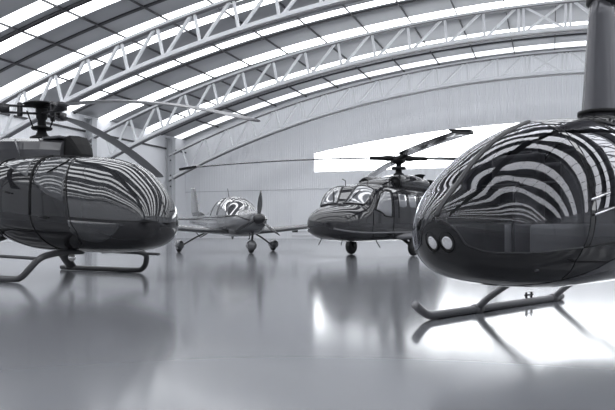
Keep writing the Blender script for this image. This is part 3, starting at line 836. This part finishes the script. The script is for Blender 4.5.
    bm = bmesh.new(); tube(bm, smooth_pts([(-.1, 0, .64), (-.15, .0, .50), (-.25, 0, .48)], 4), .02, 8); link('exhaust_stub', bm, 'dark_metal', t)
    bm = bmesh.new(); tube(bm, [(-2.0, -.75, .72), (-2.35, -1.0, .52), (-2.5, -1.15, .74)], .02, 6); link('boarding_step', bm, 'dark_metal', t)
    return t
build_plane()

# =================================================================== dark utility helicopter
H4 = Hull(3.3, 0.95, [(3.15, .64, 1.24, .50, .93, 2.3, 2.4), (2.75, .51, 1.42, .78, .95, 2.6, 2.6), (2.3, .46, 1.54, .90, 1.0, 3.0, 3.0), (1.78, .44, 2.04, .96, 1.05, 3.8, 3.2), (1.3, .44, 2.12, .99, 1.08, 4.4, 3.4), (-.5, .44, 2.13, 1.0, 1.1, 4.4, 3.4), (-2.2, .46, 2.10, .98, 1.1, 4, 3.4),
                      (-3.1, .58, 1.98, .84, 1.15, 3.5, 3), (-4.0, .85, 1.86, .55, 1.3, 3, 2.6), (-5.2, 1.05, 1.74, .34, 1.4, 2.6, 2.4), (-9.3, 1.3, 1.62, .18, 1.45)],
          [(3.3, .95), (2.75, 1.20), (2.3, 1.32), (1.8, 1.24), (1.3, 1.16), (-.5, 1.12), (-2.2, 1.12), (-4, 1.35), (-9.3, 1.46)])
def build_utility():
    t = thing('helicopter', 'dark four-bladed utility helicopter on wheels, parked under the bright gable window', 'helicopter',
              place(2.305, 20.25), heading(-.6, -.8))
    bm = bmesh.new(); H4.lower(bm, 90, 48); link('lower_fuselage', bm, 'paint_bh', t)
    f0 = lambda b: 1.98 - .10*b
    f1 = lambda b: 1.34
    bm = bmesh.new()
    for s in (-1, 1):
        H4.block(bm, 3.3, 2.33, 0, 1, s, 24, 20); H4.block(bm, 2.33, H4.xn-H4.L, 0, 1, s, 90, 30)
    bmesh.ops.remove_doubles(bm, verts=bm.verts, dist=1e-4); link('upper_fuselage', bm, 'paint_bh', t)
    for s in (-1, 1):
        bm = bmesh.new(); H4.pane(bm, [(2.22, .34), (2.29, .60), (2.32, .95)], [(1.76, .50), (1.74, .72), (1.74, .95)], s, 12, 10, .012, .03); ws = link('windscreen', bm, 'glass_bh', t)
        bm = bmesh.new(); H4.seam(bm, [(2.22, .34), (2.29, .60), (2.32, .95), (2.0, .95), (1.74, .95), (1.74, .72), (1.76, .50), (2.0, .41), (2.22, .34)], s, .026, .01); link('window_frame', bm, 'paint_bh', ws)
        bm = bmesh.new(); H4.seam(bm, [(1.92, .04), (1.5, .0), (1.08, .0), (1.08, .38), (1.35, .40), (1.60, .34), (1.92, .04)], s, .018, .008); link('door_window_frame', bm, 'black', t)
        bm = bmesh.new(); H4.pane(bm, [(1.92, .04), (1.5, .0), (1.08, .0)], [(1.60, .34), (1.35, .40), (1.08, .38)], s, 12, 12, .012, .03); link('cockpit_door_window', bm, 'glass_bh', t)
        bm = bmesh.new()
        H4.seam(bm, [(.98, .45), (.98, 0)], s, .018); H4.seam(bm, [(.98, .45), (1.6, .42), (2.02, 0.02)], s, .014)
        H4.seam(bm, [(.98, H4.phib(H4.q(.98))), (.98, -.6), (1.2, -.8), (1.8, -.75), (2.05, -.3), (2.02, H4.phib(H4.q(2.02)))], s, .014, lower=True)
        H4.seam(bm, [(.68, .42), (-2.0, .42), (-2.0, 0)], s, .016); H4.seam(bm, [(.68, .42), (.68, 0)], s, .016); H4.seam(bm, [(-.62, .42), (-.62, 0)], s, .014)
        link('door_seam', bm, 'black', t)
        for xc in (.45, -.18):
            bm = bmesh.new(); H4.pane(bm, [(xc+.22, .07), (xc, .06), (xc-.22, .07)], [(xc+.22, .32), (xc, .33), (xc-.22, .32)], s, 8, 8, .010, .03); link('gunner_window', bm, 'glass_bh', t)
        for xc in (-1.0, -1.6):
            bm = bmesh.new(); H4.pane(bm, [(xc+.22, .07), (xc, .06), (xc-.22, .07)], [(xc+.22, .32), (xc, .33), (xc-.22, .32)], s, 8, 8, .010, .03); link('cabin_window', bm, 'glass_bh', t)
        # grey band low on the side
        bm = bmesh.new(); H4.seam(bm, [(x, -.42) for x in (3.2, 3.0, 2.4, 1.8, 1, 0, -1, -2.4)], s, .03, 0.0, lower=True); link('side_band', bm, 'stripe_bh', t)
        # stub fairing, gear leg, wheel
        bm = bmesh.new(); tube(bm, smooth_pts([(.62, s*.84, .56), (.3, s*.95, .58), (-.15, s*.98, .60), (-.5, s*.86, .60)], 4), [.05+.09*math.sin(math.pi*(k+1)/14) for k in range(13)], 14, flat=.8); fg = link('gear_fairing', bm, 'stripe_bh', t)
        bm = bmesh.new(); tube(bm, [(.30, s*.85, .56), (.12, s*.98, .40), (0, s*1.04, .27)], .05, 10); tube(bm, [(-.2, s*.88, .7), (0, s*1.04, .27)], .035, 10); tube(bm, [(0, s*1.00, .25), (0, s*1.12, .25)], .04, 10)
        lg = link('main_gear_leg', bm, 'black', t)
        bm = bmesh.new(); wheel(bm, (0, s*1.118, .255), .255, .19); link('main_wheel', bm, 'rubber', lg)
        # engine and intake
        bm = bmesh.new(); tube(bm, smooth_pts([(.10, s*.55, 2.22), (-.1, s*.55, 2.24), (-.9, s*.56, 2.26), (-1.7, s*.56, 2.22), (-2.0, s*.60, 2.2)], 3), [.17, .20, .23, .24, .25, .255, .255, .25, .24, .23, .22, .21, .20], 22); en = link('engine_nacelle', bm, 'paint_bh', t)
        bm = bmesh.new(); lathe(bm, [(.19, .10), (.20, .14), (.15, .15), (.13, .12), (.05, .16), (.001, .20)], 'X', 22, (0, s*.55, 2.22)); link('engine_intake', bm, 'black', en)
        bm = bmesh.new(); lathe(bm, [(.21, -2.4), (.24, -2.3), (.24, -1.9)], 'X', 22, (0, s*.62, 2.2)); link('exhaust', bm, 'black', en)
    # roof fairing up to the mast
    def hump(bm, secs):
        rings = []
        for x, w, z0, z1 in secs:
            rings.append([bm.verts.new((x, a*w, z0+(z1-z0)*b)) for a, b in ((-1, 0), (-.97, .4), (-.85, .78), (-.55, .97), (0, 1.02), (.55, .97), (.85, .78), (.97, .4), (1, 0))])
        for A, B in zip(rings, rings[1:]):
            for k in range(8): bm.faces.new((A[k], A[k+1], B[k+1], B[k]))
            bm.faces.new((A[8], A[0], B[0], B[8]))
        bm.faces.new(rings[0][::-1]); bm.faces.new(rings[-1])
    bm = bmesh.new(); hump(bm, [(1.05, .25, 1.98, 2.06), (.95, .50, 1.98, 2.20), (.5, .62, 1.98, 2.30), (-.2, .60, 1.98, 2.42), (-.9, .52, 1.98, 2.56), (-1.6, .46, 1.98, 2.58), (-2.4, .40, 1.95, 2.45), (-3.4, .30, 1.8, 2.15), (-4.2, .15, 1.7, 1.9)]); hp = link('roof_fairing', bm, 'paint_bh', t)
    bm = bmesh.new(); lathe(bm, [(.12, 2.40), (.12, 2.55), (.17, 2.58), (.17, 2.62), (.06, 2.64)], 'Z', 20, (-2.0, .3, 0)); link('roof_vent', bm, 'black', hp)
    mx = -1.1
    bm = bmesh.new(); lathe(bm, [(.20, 2.52), (.17, 2.60), (.11, 2.64), (.09, 2.80), (.09, 2.92), (.16, 2.95), (.22, 3.00), (.22, 3.10), (.12, 3.14), (.12, 3.18), (.001, 3.20)], 'Z', 26, (mx, 0, 0)); hb = link('rotor_mast', bm, 'black', t)
    bm = bmesh.new(); lathe(bm, [(.20, 2.74), (.24, 2.77), (.24, 2.82), (.14, 2.84)], 'Z', 24, (mx, 0, 0)); link('swashplate', bm, 'dark_metal', hb)
    def loc_ang(dr, dd):
        return math.atan2(dr*.8+dd*(-.6), dr*(-.6)+dd*(-.8))
    a0 = loc_ang(0.10, -1)
    for k in range(4):
        dr_ = (.18, .3, .3, .40)[k]
        a = a0+k*math.pi/2; c, s_ = math.cos(a), math.sin(a)
        bm = bmesh.new(); tube(bm, [(mx+.1*c, .1*s_, 3.11), (mx+.35*c, .35*s_, 3.11), (mx+.5*c, .5*s_, 3.11), (mx+.95*c, .95*s_, 3.105)], [.07, .10, .075, .06], 12); link('blade_grip', bm, 'black', hb)
        bm = bmesh.new(); c2, s2 = math.cos(a+.35), math.sin(a+.35); tube(bm, [(mx+.22*c2, .22*s2, 2.80), (mx+.30*c2, .30*s2, 3.02)], .018, 8); link('pitch_link', bm, 'dark_metal', hb)
        bm = rotor_blade(7.0, .85, .46, .11, dr_, a, z0=3.11, n=30, pitch=-.10, x_to=6.55, pw=1.9); bmesh.ops.translate(bm, verts=bm.verts, vec=(mx, 0, 0)); bl = link('rotor_blade', bm, 'blade_dark', t)
        bm = bmesh.new(); rr = []
        for r_, back, z in ((6.5, 0, 3.11-dr_*(6.5/7)**1.9), (6.75, .10, 3.11-dr_*(6.75/7)**1.9), (7.05, .26, 3.11-dr_-.01)):
            rr.append([bm.verts.new((mx+r_*c-(off-back)*s_, r_*s_+(off-back)*c, z+dz)) for off, dz in ((.14, -.03), (-.36, -.0), (-.36, .035), (.14, .035))])
        for A, B in zip(rr, rr[1:]):
            for j in range(4): bm.faces.new((A[j], A[(j+1) % 4], B[(j+1) % 4], B[j]))
        bm.faces.new(rr[0][::-1]); bm.faces.new(rr[-1]); link('blade_tip', bm, 'black', bl, smooth=False)
    # probes, nose aerials, tail
    for s in (-1, 1):
        bm = bmesh.new(); tube(bm, [(1.45, s*.38, 2.08), (1.45, s*.38, 2.24), (1.62, s*.38, 2.28)], .014, 6); link('pitot_probe', bm, 'dark_metal', t)
        bm = bmesh.new(); tube(bm, [(2.7, s*.35, .54), (2.82, s*.38, .36)], .014, 6); link('nose_aerial', bm, 'dark_metal', t)
    bm = bmesh.new(); tube(bm, [(1.0, .4, .46), (.85, .45, .26)], .016, 6); link('belly_aerial', bm, 'dark_metal', t)
    for s in (-1, 1):
        bm = bmesh.new(); tube(bm, [H4.P(H4.q(2.27), rad(90-s*8), .02), H4.P(H4.q(1.95), rad(90-s*16), .03)], .010, 6); link('wiper', bm, 'black', t)
    bm = bmesh.new(); wing(bm, [(-8.3, 0, 1.4, 1.3, .7), (-9.0, 0, 2.2, 1.1, .7), (-9.7, 0, 3.1, .9, .6)], vertical=True); tf = link('tail_fin', bm, 'paint_bh', t)
    bm = bmesh.new()
    for k in range(4):
        a = k*math.pi/2+.4; bar(bm, (-9.9, -.28, 3.0), (-9.9+1.35*math.cos(a), -.28, 3.0+1.35*math.sin(a)), .17, .02, (0, 1, 0))
    tube(bm, [(-9.9, 0, 3.0), (-9.9, -.32, 3.0)], .08, 12); link('tail_rotor', bm, 'blade_dark', tf)
    bm = bmesh.new(); wing(bm, [(-8.7, -1.8, 1.45, .7, .8), (-8.5, 0, 1.45, .95, .8), (-8.7, 1.8, 1.45, .7, .8)]); link('stabiliser', bm, 'paint_bh', t)
    bm = bmesh.new(); tube(bm, [(-7.2, 0, 1.35), (-7.5, 0, .7), (-7.6, 0, .2)], .06, 10); tg = link('tail_gear_leg', bm, 'dark_metal', t)
    bm = bmesh.new(); wheel(bm, (-7.6, .0, .17), .17, .13); link('tail_wheel', bm, 'rubber', tg)
    return t
build_utility()

# ------------------------------------------------------------------ world, camera
w = bpy.data.worlds.new('World'); sc.world = w; w.use_nodes = True
w.node_tree.nodes['Background'].inputs[0].default_value = (0.85, 0.9, 1.0, 1)
w.node_tree.nodes['Background'].inputs[1].default_value = 1.0
cam = bpy.data.cameras.new('camera'); co = bpy.data.objects.new('camera', cam); COL.objects.link(co)
co.location = (0, 0, CAMH); co.rotation_euler = (rad(90), 0, math.atan2(ST, CT))
cam.sensor_width = 36; cam.lens = 36*FPX/615; cam.shift_y = 26/615; cam.clip_end = 300; cam.clip_start = .05
sc.camera = co
sc.view_settings.view_transform = 'Standard'; sc.view_settings.look = 'None'
sc.view_settings.exposure = 0.17; sc.view_settings.gamma = 1; sc.view_settings.use_curve_mapping = False

sc.cycles.max_bounces = 10; sc.cycles.diffuse_bounces = 5; sc.cycles.glossy_bounces = 5; sc.cycles.transparent_max_bounces = 12
